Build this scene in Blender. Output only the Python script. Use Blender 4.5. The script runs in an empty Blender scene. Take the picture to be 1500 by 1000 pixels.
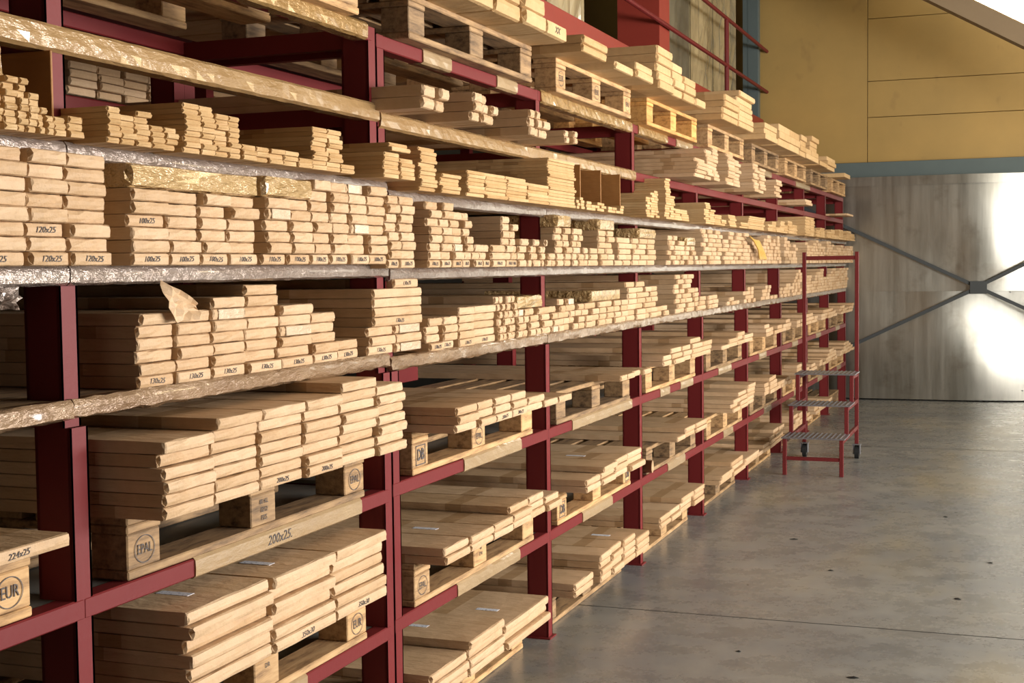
import bpy, math, random
from mathutils import Matrix, Vector
R = random.Random(7)
sc = bpy.context.scene
col = sc.collection

# ------------------------------------------------------------------ camera
cam = bpy.data.cameras.new('camera'); cam.sensor_width = 36; cam.lens = 47.877
cam.clip_start = .05; cam.clip_end = 100
co = bpy.data.objects.new('camera', cam); col.objects.link(co)
fw = Vector((-0.34938839, 0.93537923, -0.05471242)); rt = Vector((0.93694575, 0.34926465, -0.01211898))
up = Vector((-0.00777327, 0.0554968, 0.99842861))
M = Matrix((( rt.x, up.x, -fw.x, 1.74550519), (rt.y, up.y, -fw.y, 0), (rt.z, up.z, -fw.z, 1.47683811), (0, 0, 0, 1)))
co.matrix_world = M
sc.camera = co

# ------------------------------------------------------------------ light and exposure
w = bpy.data.worlds.new('world'); sc.world = w; w.use_nodes = True
w.node_tree.nodes['Background'].inputs[0].default_value = (.6, .7, .8, 1)
w.node_tree.nodes['Background'].inputs[1].default_value = .3
sc.view_settings.view_transform = 'Standard'; sc.view_settings.look = 'None'
sc.view_settings.gamma = 1; sc.view_settings.use_curve_mapping = False
sc.view_settings.exposure = 0.12
def area(name, loc, target, sx, sy, power, color):
    l = bpy.data.lights.new(name, 'AREA'); l.shape = 'RECTANGLE'; l.size = sx; l.size_y = sy
    l.energy = power; l.color = color
    o = bpy.data.objects.new(name, l); col.objects.link(o); o.location = loc
    o.rotation_euler = (Vector(target) - Vector(loc)).to_track_quat('-Z', 'Y').to_euler()
    return o
# daylight through the open gate in the right-hand wall, an added unseen light behind the camera for the metal door's highlight, and the warm hall lamps
area('gate_daylight', (6.6, 6.0, 1.75), (0, 6.0, 1.3), 7.0, 1.3, 920, (1.0, .965, .93))
area('far_window_daylight', (4.6, 12.6, 2.6), (0, 13.5, 1.2), 2.0, 2.4, 60, (1.0, .92, .76))
area('door_highlight_fill', (2.75, -5.0, 1.7), (2.75, 6, 1.7), 1.7, 3.0, 14, (1.0, .96, .86))
for i, (x, y) in enumerate(((6.3, 4.5), (6.3, 8.5), (6.3, 12.2))):
    area('hall_lamp_light', (x, y, 3.2), (0.2, y, 2.2), 1.0, 1.0, 38, (1.0, .78, .45))

# ------------------------------------------------------------------ materials
def lin(c):
    return tuple(((v/255)/12.92 if v/255 <= .04045 else ((v/255+.055)/1.055)**2.4) for v in c)
def mat(name):
    m = bpy.data.materials.new(name); m.use_nodes = True
    nt = m.node_tree; b = nt.nodes['Principled BSDF']
    return m, nt, b
def N(nt, t, **kw):
    n = nt.nodes.new(t)
    for k, v in kw.items(): setattr(n, k, v)
    return n
def coords(nt, scale=(1, 1, 1), obj=True):
    tc = N(nt, 'ShaderNodeTexCoord'); mp = N(nt, 'ShaderNodeMapping')
    mp.inputs['Scale'].default_value = scale
    nt.links.new(tc.outputs['Object'], mp.inputs[0]); return mp.outputs[0]
def noise(nt, vec, scale, detail=4, rough=.6):
    n = N(nt, 'ShaderNodeTexNoise'); n.inputs['Scale'].default_value = scale
    n.inputs['Detail'].default_value = detail; n.inputs['Roughness'].default_value = rough
    nt.links.new(vec, n.inputs['Vector']); return n.outputs['Fac']
def ramp(nt, fac, stops):
    r = N(nt, 'ShaderNodeValToRGB'); e = r.color_ramp.elements
    while len(e) < len(stops): e.new(.5)
    for i, (p_, c_) in enumerate(stops):
        e[i].position = p_; e[i].color = (*c_, 1) if len(c_) == 3 else c_
    nt.links.new(fac, r.inputs[0]); return r.outputs[0]
def mix(nt, fac, a, b_, mode='MIX'):
    m = N(nt, 'ShaderNodeMix', data_type='RGBA', blend_type=mode)
    for s_, v in ((0, fac), (6, a), (7, b_)):
        if isinstance(v, (int, float)): m.inputs[s_].default_value = v
        elif isinstance(v, tuple): m.inputs[s_].default_value = (*v, 1)
        else: nt.links.new(v, m.inputs[s_])
    return m.outputs[2]
def math_(nt, op, a, b_):
    m = N(nt, 'ShaderNodeMath', operation=op)
    for i, v in enumerate((a, b_)):
        if isinstance(v, (int, float)): m.inputs[i].default_value = v
        else: nt.links.new(v, m.inputs[i])
    return m.outputs[0]
def bump(nt, b, h, strength, dist=.01):
    n = N(nt, 'ShaderNodeBump'); n.inputs['Strength'].default_value = strength
    n.inputs['Distance'].default_value = dist
    nt.links.new(h, n.inputs['Height']); nt.links.new(n.outputs[0], b.inputs['Normal'])

def kraft_material(name, c1, c2):
    m, nt, b = mat(name)
    v = coords(nt)
    oi = N(nt, 'ShaderNodeObjectInfo'); gi = N(nt, 'ShaderNodeNewGeometry')
    rnd = math_(nt, 'FRACT', math_(nt, 'ADD', oi.outputs['Random'], gi.outputs['Random Per Island']), 0)
    base = mix(nt, rnd, lin(c1), lin(c2))
    n1 = noise(nt, v, 9, 3); n2 = noise(nt, v, 90, 3)
    blot = ramp(nt, n1, [(.35, (.86, .84, .80)), (.65, (1, 1, 1))])
    c = mix(nt, 1.0, base, blot, 'MULTIPLY')
    if name != 'cardboard':   # band of brown tape across each pack a hand's breadth behind its end
        tc = N(nt, 'ShaderNodeTexCoord'); sx = N(nt, 'ShaderNodeSeparateXYZ'); nt.links.new(tc.outputs['Object'], sx.inputs[0])
        q = math_(nt, 'ADD', sx.outputs[0], math_(nt, 'MULTIPLY', oi.outputs['Random'], .22))
        inb = math_(nt, 'MULTIPLY', math_(nt, 'GREATER_THAN', q, -.16), math_(nt, 'LESS_THAN', q, -.10))
        c = mix(nt, math_(nt, 'MULTIPLY', inb, .55), c, lin((150, 112, 66)))
    nt.links.new(c, b.inputs['Base Color'])
    b.inputs['Roughness'].default_value = .58; b.inputs['Specular IOR Level'].default_value = .35
    vm = coords(nt, (.35, 1, 1.6)); n3 = noise(nt, vm, 26, 4, .55)
    h = math_(nt, 'ADD', math_(nt, 'MULTIPLY', n3, 1.0), math_(nt, 'MULTIPLY', n2, .12))
    bump(nt, b, h, .45, .012)
    return m
KRAFT = kraft_material('kraft_paper', (212, 181, 145), (196, 162, 123))
KRAFT2 = kraft_material('kraft_paper_warm', (212, 178, 130), (194, 156, 106))
CARD = kraft_material('cardboard', (176, 126, 72), (160, 112, 64))

def tape_material(name, c1, c2, metal=.0, rough=.16, bs=55, bd=.008):
    m, nt, b = mat(name)
    v = coords(nt, (1, .45, 1.3)); n = noise(nt, v, bs, 4, .6)
    n2 = noise(nt, coords(nt, (1, .35, 1)), 14, 3)
    c = mix(nt, n2, lin(c1), lin(c2)); nt.links.new(c, b.inputs['Base Color'])
    b.inputs['Metallic'].default_value = metal; b.inputs['Roughness'].default_value = rough
    b.inputs['Coat Weight'].default_value = .6; b.inputs['Coat Roughness'].default_value = .08
    bump(nt, b, n, .8 if bd < .01 else 1.0, bd)
    return m
TAPE = tape_material('brown_packing_tape', (176, 144, 100), (140, 108, 68), .05, .24, 26)
TAPEC2 = tape_material('wrinkled_tape_over_brown_card', (170, 142, 110), (112, 84, 62), .2, .16, 70)
TAPEC = tape_material('clear_tape_over_card', (178, 166, 156), (112, 90, 76), .4, .16, 60)
TAPEB = tape_material('wrinkled_brown_tape', (204, 172, 122), (176, 144, 96), .1, .13, 24, .03)
TAPEW = tape_material('clear_tape', (226, 206, 180), (200, 170, 132), .1, .08, 90)
TAPEG = tape_material('golden_tape', (196, 160, 104), (140, 106, 60), .3, .18, 60)
TAPEM = tape_material('matt_card_strip', (172, 146, 108), (150, 124, 90), 0, .45, 20)

def paint(name, c, rough=.5, wear=.5):
    m, nt, b = mat(name); v = coords(nt)
    n = noise(nt, v, 6, 5); n2 = noise(nt, v, 60, 3)
    c1 = mix(nt, math_(nt, 'MULTIPLY', n, wear), lin(c), tuple(x*.72 for x in lin(c)))
    nt.links.new(c1, b.inputs['Base Color']); b.inputs['Roughness'].default_value = rough; b.inputs['Specular IOR Level'].default_value = .28
    bump(nt, b, n2, .12, .003)
    return m
RED = paint('red_oxide_paint', (114, 35, 36))
REDB = paint('bright_red_paint', (150, 58, 46))
BLUE = paint('blue_grey_paint', (96, 108, 108), .5)
LRED = paint('dark_red_ladder_paint', (104, 34, 34))
DGREY = paint('dark_grey_paint', (74, 78, 80), .5)
DARKD = paint('dusty_shelf_sheet', (112, 112, 108), .6, .8)
BLACK = paint('black_rubber', (34, 34, 34), .6)
STEEL, nt, b = mat('bare_steel'); b.inputs['Metallic'].default_value = .8; b.inputs['Roughness'].default_value = .38
b.inputs['Base Color'].default_value = (*lin((150, 152, 160)), 1)
bump(nt, b, noise(nt, coords(nt), 40), .2, .003)
INK, nt, b = mat('marker_ink'); b.inputs['Base Color'].default_value = (.09, .075, .07, 1); b.inputs['Roughness'].default_value = .7
LABEL, nt, b = mat('white_label_paper')
nt.links.new(ramp(nt, noise(nt, coords(nt, (1, 1, 1)), 160, 2), [(.36, lin((150, 155, 175))), (.42, lin((236, 238, 246)))]), b.inputs['Base Color'])
b.inputs['Roughness'].default_value = .4

def wood(name, c1, c2, c3):
    m, nt, b = mat(name)
    oi = N(nt, 'ShaderNodeObjectInfo')
    v = coords(nt, (7, 1.2, 9)); n = noise(nt, v, 6, 5, .65)
    c = ramp(nt, n, [(.3, lin(c3)), (.5, lin(c1)), (.7, lin(c2))])
    t = ramp(nt, oi.outputs['Random'], [(0, (.78, .78, .8)), (1, (1.06, 1.02, .96))])
    nt.links.new(mix(nt, 1.0, c, t, 'MULTIPLY'), b.inputs['Base Color'])
    b.inputs['Roughness'].default_value = .75
    bump(nt, b, n, .35, .004)
    return m
WOOD = wood('pallet_wood', (196, 158, 110), (214, 178, 130), (130, 98, 66))
WOODO = wood('weathered_pallet_wood', (154, 124, 88), (182, 150, 108), (92, 72, 52))
WOODN = wood('new_pallet_wood', (222, 168, 96), (232, 184, 116), (168, 116, 62))

FLOOR, nt, b = mat('polished_concrete')
v = coords(nt); n1 = noise(nt, v, .9, 5, .65); n2 = noise(nt, v, 4, 8, .75); n3 = noise(nt, v, 60, 3)
n4 = noise(nt, coords(nt, (1, .3, 1)), 1.1, 4)
c = ramp(nt, n1, [(.35, lin((116, 119, 121))), (.65, lin((146, 145, 138)))])
c = mix(nt, 1.0, c, ramp(nt, n2, [(.32, (.66, .66, .67)), (.6, (1.04, 1.04, 1.04))]), 'MULTIPLY')
c = mix(nt, ramp(nt, n4, [(.52, (0, 0, 0)), (.72, (.5, .5, .5))]), c, lin((160, 142, 96)))
c = mix(nt, ramp(nt, noise(nt, v, 34, 1), [(.76, (0, 0, 0)), (.79, (.6, .6, .6))]), c, lin((60, 52, 44)))
nt.links.new(c, b.inputs['Base Color'])
nt.links.new(ramp(nt, n2, [(.3, (.20, .20, .20)), (.7, (.36, .36, .36))]), b.inputs['Roughness'])
bump(nt, b, math_(nt, 'ADD', n2, math_(nt, 'MULTIPLY', n3, .2)), .08, .01)

YELLOW, nt, b = mat('ochre_wall_panel')
v = coords(nt); n1 = noise(nt, v, 1.2, 5); n2 = noise(nt, coords(nt, (1, 1, .6)), 3.5, 3)
c = ramp(nt, n1, [(.3, lin((160, 132, 76))), (.7, lin((176, 144, 82)))])
c = mix(nt, ramp(nt, n2, [(.64, (0, 0, 0)), (.74, (.45, .45, .45))]), c, lin((128, 100, 62)))
nt.links.new(c, b.inputs['Base Color']); b.inputs['Roughness'].default_value = .6
GALV, nt, b = mat('galvanised_sheet')
v = coords(nt, (1, 1, .05)); n1 = noise(nt, v, 9, 5, .7); n2 = noise(nt, coords(nt, (1, 1, .8)), 1.3, 3, .5)
n3 = noise(nt, coords(nt), 3, 4)
c = ramp(nt, n1, [(.3, lin((158, 156, 146))), (.7, lin((184, 182, 172)))])
c = mix(nt, ramp(nt, n3, [(.55, (0, 0, 0)), (.72, (.5, .5, .5))]), c, lin((128, 120, 104)))
nt.links.new(c, b.inputs['Base Color']); b.inputs['Metallic'].default_value = .95
nt.links.new(ramp(nt, n1, [(.3, (.30, .30, .30)), (.7, (.40, .40, .40))]), b.inputs['Roughness'])
bump(nt, b, math_(nt, 'ADD', n2, math_(nt, 'MULTIPLY', n1, .03)), .12, .05)
PLASTER = paint('plain_wall', (74, 70, 62), .8)
CEIL = paint('ceiling_board', (110, 100, 84), .8)
DUCT = paint('beige_roof_beam', (150, 130, 102), .6)
FILM, nt, b = mat('plastic_wrapped_panel')
v = coords(nt, (1, 1, .35)); n = noise(nt, v, 3, 2)
nt.links.new(ramp(nt, n, [(.3, lin((150, 136, 104))), (.7, lin((190, 172, 132)))]), b.inputs['Base Color'])
b.inputs['Roughness'].default_value = .25; b.inputs['Coat Weight'].default_value = .5
bump(nt, b, n, .8, .03)
FILMD, nt, b = mat('grey_plastic_wrapped_panel')
v = coords(nt, (1, 1, .4)); n = noise(nt, v, 3, 2)
nt.links.new(ramp(nt, n, [(.3, lin((84, 80, 68))), (.7, lin((116, 110, 92)))]), b.inputs['Base Color'])
b.inputs['Roughness'].default_value = .28; bump(nt, b, n, .8, .03)
STRAP, nt, b = mat('yellow_strap'); b.inputs['Base Color'].default_value = (*lin((206, 164, 84)), 1); b.inputs['Roughness'].default_value = .4
GLOW, nt, b = mat('lamp_glass'); b.inputs['Base Color'].default_value = (1, .95, .85, 1)
b.inputs['Emission Color'].default_value = (1, .93, .78, 1); b.inputs['Emission Strength'].default_value = 9

# ------------------------------------------------------------------ helpers
def link(o, parent=None):
    col.objects.link(o)
    if parent is not None: o.parent = parent
    return o
def mesh_obj(name, verts, faces, m, parent=None, loc=(0, 0, 0), smooth=False):
    me = bpy.data.meshes.new(name); me.from_pydata(verts, [], faces)
    if m is not None: me.materials.append(m)
    if smooth:
        for p_ in me.polygons: p_.use_smooth = True
    o = bpy.data.objects.new(name, me); o.location = loc
    return link(o, parent)
class MB:
    def __init__(s): s.v = []; s.f = []
    def add(s, v, f):
        k = len(s.v); s.v += v; s.f += [tuple(i+k for i in q) for q in f]; return s
    def box(s, x0, x1, y0, y1, z0, z1, c=0.0):
        if c <= 0:
            v = [(x, y, z) for x in (x0, x1) for y in (y0, y1) for z in (z0, z1)]
            return s.add(v, [(0, 1, 3, 2), (4, 6, 7, 5), (0, 4, 5, 1), (2, 3, 7, 6), (0, 2, 6, 4), (1, 5, 7, 3)])
        # chamfered box
        v = []; idx = {}
        X = (x0, x1); Y = (y0, y1); Z = (z0, z1); sg = (1, -1)
        for i in (0, 1):
            for j in (0, 1):
                for k in (0, 1):
                    for a in range(3):
                        p_ = [X[i]+sg[i]*c, Y[j]+sg[j]*c, Z[k]+sg[k]*c]
                        p_[a] = (X[i], Y[j], Z[k])[a]
                        idx[i, j, k, a] = len(v); v.append(tuple(p_))
        f = []
        def orient(q):
            cx = Vector((0, 0, 0))
            for t in q: cx += Vector(v[t])
            cx /= len(q); ctr = Vector(((x0+x1)/2, (y0+y1)/2, (z0+z1)/2))
            n = (Vector(v[q[1]])-Vector(v[q[0]])).cross(Vector(v[q[2]])-Vector(v[q[1]]))
            return q if n.dot(cx-ctr) > 0 else tuple(reversed(q))
        for a in range(3):
            o1, o2 = [t for t in range(3) if t != a]
            for e in (0, 1):
                q = []
                for (g, h) in ((0, 0), (1, 0), (1, 1), (0, 1)):
                    k = [0, 0, 0]; k[a] = e; k[o1] = g; k[o2] = h; q.append(idx[(*k, a)])
                f.append(orient(tuple(q)))
            for g in (0, 1):
                for h in (0, 1):
                    k0 = [0, 0, 0]; k0[a] = 0; k0[o1] = g; k0[o2] = h
                    k1 = list(k0); k1[a] = 1
                    f.append(orient((idx[(*k0, o1)], idx[(*k0, o2)], idx[(*k1, o2)], idx[(*k1, o1)])))
        for i in (0, 1):
            for j in (0, 1):
                for k in (0, 1): f.append(orient((idx[i, j, k, 0], idx[i, j, k, 1], idx[i, j, k, 2])))
        return s.add(v, f)
    def bar(s, a, b_, wdt, hgt):
        a = Vector(a); b_ = Vector(b_); d = (b_-a).normalized()
        up_ = Vector((0, 0, 1)) if abs(d.z) < .95 else Vector((0, 1, 0))
        r = d.cross(up_).normalized(); u = r.cross(d)
        v = [tuple(p_ + r*sx*wdt/2 + u*sz*hgt/2) for p_ in (a, b_) for sx, sz in ((-1, -1), (1, -1), (1, 1), (-1, 1))]
        return s.add(v, [(0, 3, 2, 1), (4, 5, 6, 7), (0, 1, 5, 4), (1, 2, 6, 5), (2, 3, 7, 6), (3, 0, 4, 7)])
    def tube(s, pts, r, n=10, caps=True):
        pts = [Vector(q) for q in pts]; v = []; f = []
        for i, q in enumerate(pts):
            d = (pts[min(i+1, len(pts)-1)] - pts[max(i-1, 0)]).normalized()
            up_ = Vector((0, 0, 1)) if abs(d.z) < .9 else Vector((0, 1, 0))
            a = d.cross(up_).normalized(); c = a.cross(d)
            for k in range(n):
                t = 2*math.pi*k/n; v.append(tuple(q + a*math.cos(t)*r + c*math.sin(t)*r))
        for i in range(len(pts)-1):
            for k in range(n):
                f.append((i*n+k, i*n+(k+1) % n, (i+1)*n+(k+1) % n, (i+1)*n+k))
        if caps: f += [tuple(range(n)), tuple(range((len(pts)-1)*n, len(pts)*n))[::-1]]
        return s.add(v, f)
    def build(s, name, m, parent=None, loc=(0, 0, 0), smooth=False):
        return mesh_obj(name, s.v, s.f, m, parent, loc, smooth)
def empty(name, label, cat, loc=(0, 0, 0), group=None):
    o = bpy.data.objects.new(name, None); o.location = loc; o.empty_display_size = .05
    link(o); return tag(o, label, cat, group)
def tag(o, label=None, cat=None, group=None, kind=None):
    if label: o['label'] = label
    if cat: o['category'] = cat
    if group: o['group'] = group
    if kind: o['kind'] = kind
    return o
def struct(name, mb, m, label=None):
    o = mb.build(name, m); o['kind'] = 'structure'
    if label: o['label'] = label; o['category'] = name.split('_')[0]
    return o
ORD = ['bottom', 'second', 'third', 'fourth', 'fifth', 'sixth', 'seventh', 'eighth', 'ninth', 'tenth', 'eleventh', 'twelfth', 'thirteenth', 'fourteenth', 'fifteenth', 'sixteenth', 'seventeenth', 'eighteenth', 'nineteenth', 'twentieth', 'twenty-first', 'twenty-second', 'twenty-third', 'twenty-fourth', 'twenty-fifth', 'twenty-sixth', 'twenty-seventh', 'twenty-eighth']
def nth(i): return 'first' if i == 0 else ORD[i]

_txt = {}
def text_mesh(body, size, shear=0.25, bold=.0):
    k = (body, size, shear, bold)
    if k in _txt: return _txt[k]
    c = bpy.data.curves.new('writing', 'FONT'); c.body = body; c.size = size; c.shear = shear
    c.align_x = 'CENTER'; c.align_y = 'CENTER'; c.extrude = .0003; c.offset = bold; c.resolution_u = 2
    o = bpy.data.objects.new('writing', c); col.objects.link(o)
    dg = bpy.context.evaluated_depsgraph_get(); dg.update()
    me = bpy.data.meshes.new_from_object(o.evaluated_get(dg))
    me.materials.clear(); me.materials.append(INK)
    bpy.data.objects.remove(o); _txt[k] = me; return me
FACE = Matrix(((0, 0, 1, 0), (1, 0, 0, 0), (0, 1, 0, 0), (0, 0, 0, 1)))   # text standing on a face that looks towards +x
def writing(body, size, loc, parent, name='handwriting', tilt=0, shear=.25, sx=1, bold=0):
    o = bpy.data.objects.new(name, text_mesh(body, size, shear, bold))
    o.matrix_local = Matrix.Translation(loc) @ FACE @ Matrix.Rotation(tilt, 4, 'Z') @ Matrix.Diagonal((sx, 1, 1, 1))
    link(o, parent); return o

# ------------------------------------------------------------------ the hall
YW = 15.2
struct('floor', MB().box(-3.3, 7, -6, YW+.6, -.2, 0), FLOOR)
j = MB()
j.box(-.2, 7, 5.60, 5.606, -.001, .0008); j.box(-1, 7, 11.2, 11.206, -.001, .0008)
struct('trim_1', j, BLACK)
mb = MB()
def panel(x0, x1, z0, z1): mb.box(x0+.003, x1-.003, YW, YW+.1, z0+.003, z1-.003, .002)
panel(-3.3, .188, 2.55, 6)
for a, c in ((2.55, 3.035), (3.035, 3.42), (3.42, 4.085), (4.085, 4.6), (4.6, 6)): panel(.188, 7, a, c)
struct('wall_back', mb, YELLOW)
struct('wall_back_core', MB().box(-3.3, 7, YW+.06, YW+.5, 0, 6), BLACK).name = 'wall_back_2'
struct('wall_left', MB().box(-3.4, -3.3, -6, YW+.6, 0, 6), PLASTER)
struct('wall_right', MB().box(7, 7.1, -6, YW+.6, 0, 6), PLASTER)
struct('wall_front', MB().box(-3.3, 7, -6.1, -6, 0, 6), PLASTER)
struct('ceiling', MB().box(-3.4, 7.1, -6.1, YW+.6, 5.4, 5.5), CEIL)
struct('trim_2', MB().box(-3.3, 7, YW-.09, YW-.001, 2.40, 2.55, .004).box(-3.3, 7, YW-.12, YW-.001, 2.385, 2.405), BLUE)
struct('trim_3', MB().box(-1.07, -.95, YW-.2, YW-.09, 0, 5.4, .004).box(-1.12, -1.07, YW-.2, YW-.19, 0, 5.4), BLUE)
# sliding door of galvanised sheet: dented grid in two courses
def dented(x0, x1, z0, z1, nx, nz, seed, y):
    r = random.Random(seed); v = []; f = []
    ds = [(r.uniform(x0, x1), r.uniform(z0, z1), r.uniform(.1, .5), r.uniform(-.010, .010)) for _ in range(40)]
    for i in range(nx+1):
        for k in range(nz+1):
            x = x0+(x1-x0)*i/nx; z = z0+(z1-z0)*k/nz
            d = sum(a*math.exp(-((x-cx)**2+((z-cz)*.7)**2)/(s_*s_)) for cx, cz, s_, a in ds)
            x_c = 1.78 if z0 > 1 else 1.62+.12*math.sin(z*5); hx = .085*math.sin(max(-1.57, min(1.57, (x-x_c)*2.7)))*(1-.2*math.cos(z*4+x))  # sheet bowed on the right, shaped to mirror daylight as a bright glow
            v.append((x, y-.03-d+hx, z))
    for i in range(nx):
        for k in range(nz):
            a = i*(nz+1)+k; f.append((a, a+nz+1, a+nz+2, a+1))
    return v, f
d = MB(); d.add(*dented(-3.3, 6.9, 0.015, 1.165, 110, 16, 4, YW-.05)); 
o = d.build('door_1', GALV, smooth=True); o['kind'] = 'structure'; o['label'] = 'galvanised sheet metal sliding door, lower course'; door = o
d = MB(); d.add(*dented(-3.3, 6.9, 1.165, 2.31, 110, 16, 9, YW-.054)); 
o = d.build('sheet_panel', GALV, door, smooth=True)
MB().add(*dented(-3.3, 6.9, 2.29, 2.385, 110, 3, 2, YW-.062)).build('top_flashing', GALV, door, smooth=True)
rv = MB(); r_ = random.Random(3)
for z in (1.15, 2.30, .12):
    for i in range(22): 
        x = -.5 + i*.21 + r_.uniform(-.05, .05); rv.tube([(x, YW-.06, z), (x, YW-.075, z)], .007, 6)
rv.build('rivet', STEEL, door)
# cross bracing with gusset plate
cx, cz = 1.337, 1.205; YB = YW-.2
def brace(x0, z0, x1, z1): return MB().bar((x0, YB, z0), (x1, YB, z1), .02, .035)
t = empty('cross_brace', 'dark steel X-shaped bracing with square gusset plate across the metal door', 'brace', (cx, YB, 0))
for n_, a in (('brace_bar', (-.75, 2.215, 2.72, .535)), ('brace_bar', (-.9, .13, cx-.04, cz-.02)), ('brace_bar', (cx+.04, cz+.03, 3.1, 2.10))):
    mbq = MB().bar((a[0]-cx, .012 if a[0] > -.8 else 0, a[1]), (a[2]-cx, .012 if a[0] > -.8 else 0, a[3]), .02, .036)
    mbq.build('brace_bar', DGREY, t)
MB().box(-.085, .085, -.02, -.008, cz-.065, cz+.065, .003).build('gusset_plate', DGREY, t)
# sloping roof beam and the lamp above it, top right
t = MB().add([(.0, 13.0, 4.387), (.0, 13.2, 4.387), (.0, 13.2, 4.60), (.0, 13.0, 4.58), (3.2, 13.0, 2.534), (3.2, 13.2, 2.534), (3.2, 13.2, 2.74), (3.2, 13.0, 2.72)],
             [(0, 4, 5, 1), (1, 5, 6, 2), (2, 6, 7, 3), (3, 7, 4, 0), (0, 1, 2, 3), (4, 7, 6, 5)])
struct('trim_4', t, DUCT)
l = empty('strip_lamp', 'glowing strip lamp on top of the sloping roof beam, top right corner', 'lamp', (2.0, 13.1, 3.56))
lm = MB().bar((-.9, 0, .53), (1.0, 0, -.57), .12, .20); lm.build('lamp_tube', GLOW, l)
MB().bar((-.9, .0, .66), (1.0, .0, -.44), .2, .03).build('lamp_housing', DUCT, l)

# ------------------------------------------------------------------ racks
POST_L = [2.187, 3.587]                 # near edge of each 55 mm post
POST_R = [3.643] + [5.043+1.4*k for k in range(8)]
PW = .055
def post_mesh(h):
    mb = MB()
    for z0, z1, dx in ((0, 1.17, 0), (1.17, 1.69, -.016), (1.69, h, -.03)):
        x1 = dx; x0 = dx-.085
        mb.box(x0, x1, 0, .006, z0, z1)                    # web towards the camera
        mb.box(x1-.007, x1, 0, PW, z0, z1)                 # front flange
        mb.box(x0, x0+.007, 0, PW, z0, z1)
        mb.box(x0, x1, PW-.006, PW, z0, z1)
    return mb
def lumpy(y0, y1, z0, z1, xf, xb, seed, amp=.003, step=.035):
    r = random.Random(seed); n = max(2, int((y1-y0)/step)); v = []; f = []
    for i in range(n+1):
        y = y0+(y1-y0)*i/n
        def q(a=1): return r.uniform(-amp, amp)*a
        v += [(xb, y, z1+.002+q(.4)), (xf-.003, y, z1+.003+q(.6)), (xf+.003+q(), y, z1-.004+q()), (xf+.004+q(), y, (z0+z1)/2+q()),
              (xf+.003+q(), y, z0+.003+q()), (xf-.006, y, z0-.003+q()), (xb, y, z0-.002+q(.4))]
    for i in range(n):
        for k in range(6): a = i*7+k; f.append((a, a+1, a+8, a+7))
    f.append(tuple(range(7))[::-1]); f.append(tuple(range(n*7, n*7+7)))
    return v, f
DEP = -.66
def make_rack(name, label, posts, levels, ystart, yend, beams_from, top):
    root = empty(name, label, 'storage rack', (0, posts[0], 0)); Y0 = posts[0]
    for y in posts:
        o = post_mesh(top).build('post', RED, root, (0, y-Y0, 0))
        o2 = bpy.data.objects.new('post', o.data); o2.location = (DEP, y-Y0, 0); link(o2, root)
        MB().box(-.10, .012, -.012, PW+.012, 0, .006).build('foot_plate', RED, o)
        for z in levels['beams'][1:] if False else levels['beams']:
            MB().box(DEP, -.085, .012, .042, z-.06, z-.005).build('cross_beam', RED, root, (0, y-Y0, 0))
    edges = [ystart-.0] + [p_+PW/2 for p_ in posts if p_ > ystart+.1]
    if edges[-1] < yend-.2: edges.append(yend)
    for z in levels['beams']:
        for a, c in zip(edges[:-1], edges[1:]):
            xf = .0 if z < 1.2 else -.03
            MB().box(xf-.045, xf+.0015, a, c, z-.042, z, .003).build('beam', RED, root, (0, -Y0, 0))
            MB().box(DEP-.04, DEP, a, c, z-.042, z, .003).build('rear_beam', RED, root, (0, -Y0, 0))
            if z < 1.2: MB().box(DEP, -.046, a+.004, c-.004, z-.012, z-.001).build('shelf_sheet', DARKD, root, (0, -Y0, 0))
    for z, th in levels['boards']:
        for a, c in zip(edges[:-1], edges[1:]):
            MB().box(DEP-.35, -.012, a, c, z-.02, z-.001).build('shelf_board', WOODO, root, (0, -Y0, 0))
    return root
RACKL = make_rack('storage_rack', 'red steel storage rack at the left edge, ending at the double post', POST_L,
    dict(beams=[.418, .827, 1.953, 2.178], boards=[(1.487, .035), (1.225, .04), (1.727, .03)]), 0.9, 3.642, 0, 2.178)
RACKR = make_rack('storage_rack', 'long red steel storage rack running from the double post to the metal door', POST_R,
    dict(beams=[.426, .836, 1.934, 2.165], boards=[(1.475, .035), (1.211, .04), (1.705, .03)]), 3.643, 14.898, 0, 2.165)
def strip(rack, y0, y1, z0, z1, m, name='tape_strip', x=.0, amp=.0009, txt=None, xb=-.03):
    Y = rack.location.y; v, f = lumpy(y0, y1, z0, z1, x, xb, R.random(), .0002 if txt else amp)
    o = mesh_obj(name, v, f, m, rack, (0, -Y, 0), m in (TAPEC, TAPEC2))
    if m in (TAPEC, TAPEC2): o.data.set_sharp_from_angle(angle=.7)
    if txt: writing(txt, .034, (x+.0047, (y0*.55+y1*.45), (z0+z1)/2), o, sx=1.1)
    return o
for rk, ps, ye in ((RACKL, [.9, 2.2, 3.638], 0), (RACKR, [3.646]+[5.07+1.4*k for k in range(7)]+[14.89], 0)):
    zz = (1.453, 1.487), (1.189, 1.224), (1.700, 1.728)
    if rk is RACKR: zz = (1.442, 1.475), (1.174, 1.211), (1.672, 1.705)
    for a, c in zip(ps[:-1], ps[1:]):
        g = c-.004
        strip(rk, a, g, zz[0][0], zz[0][1], TAPEC, 'taped_shelf_edge', 0, .0011)
        strip(rk, a, g, zz[1][0], zz[1][1], TAPEC2, 'taped_shelf_edge', 0, .003)
        strip(rk, a, g, zz[2][0], zz[2][1], TAPEC, 'taped_shelf_edge', 0, .0011)
strip(RACKL, .9, 3.637, 1.909, 1.956, TAPE, x=-.022, xb=-.07, amp=.001)
strip(RACKL, .9, 3.575, 2.138, 2.182, TAPEG, x=-.024, xb=-.07)
strip(RACKR, 3.65, 5.06, 1.893, 1.936, TAPE, x=-.024, xb=-.07, amp=.001)
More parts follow.
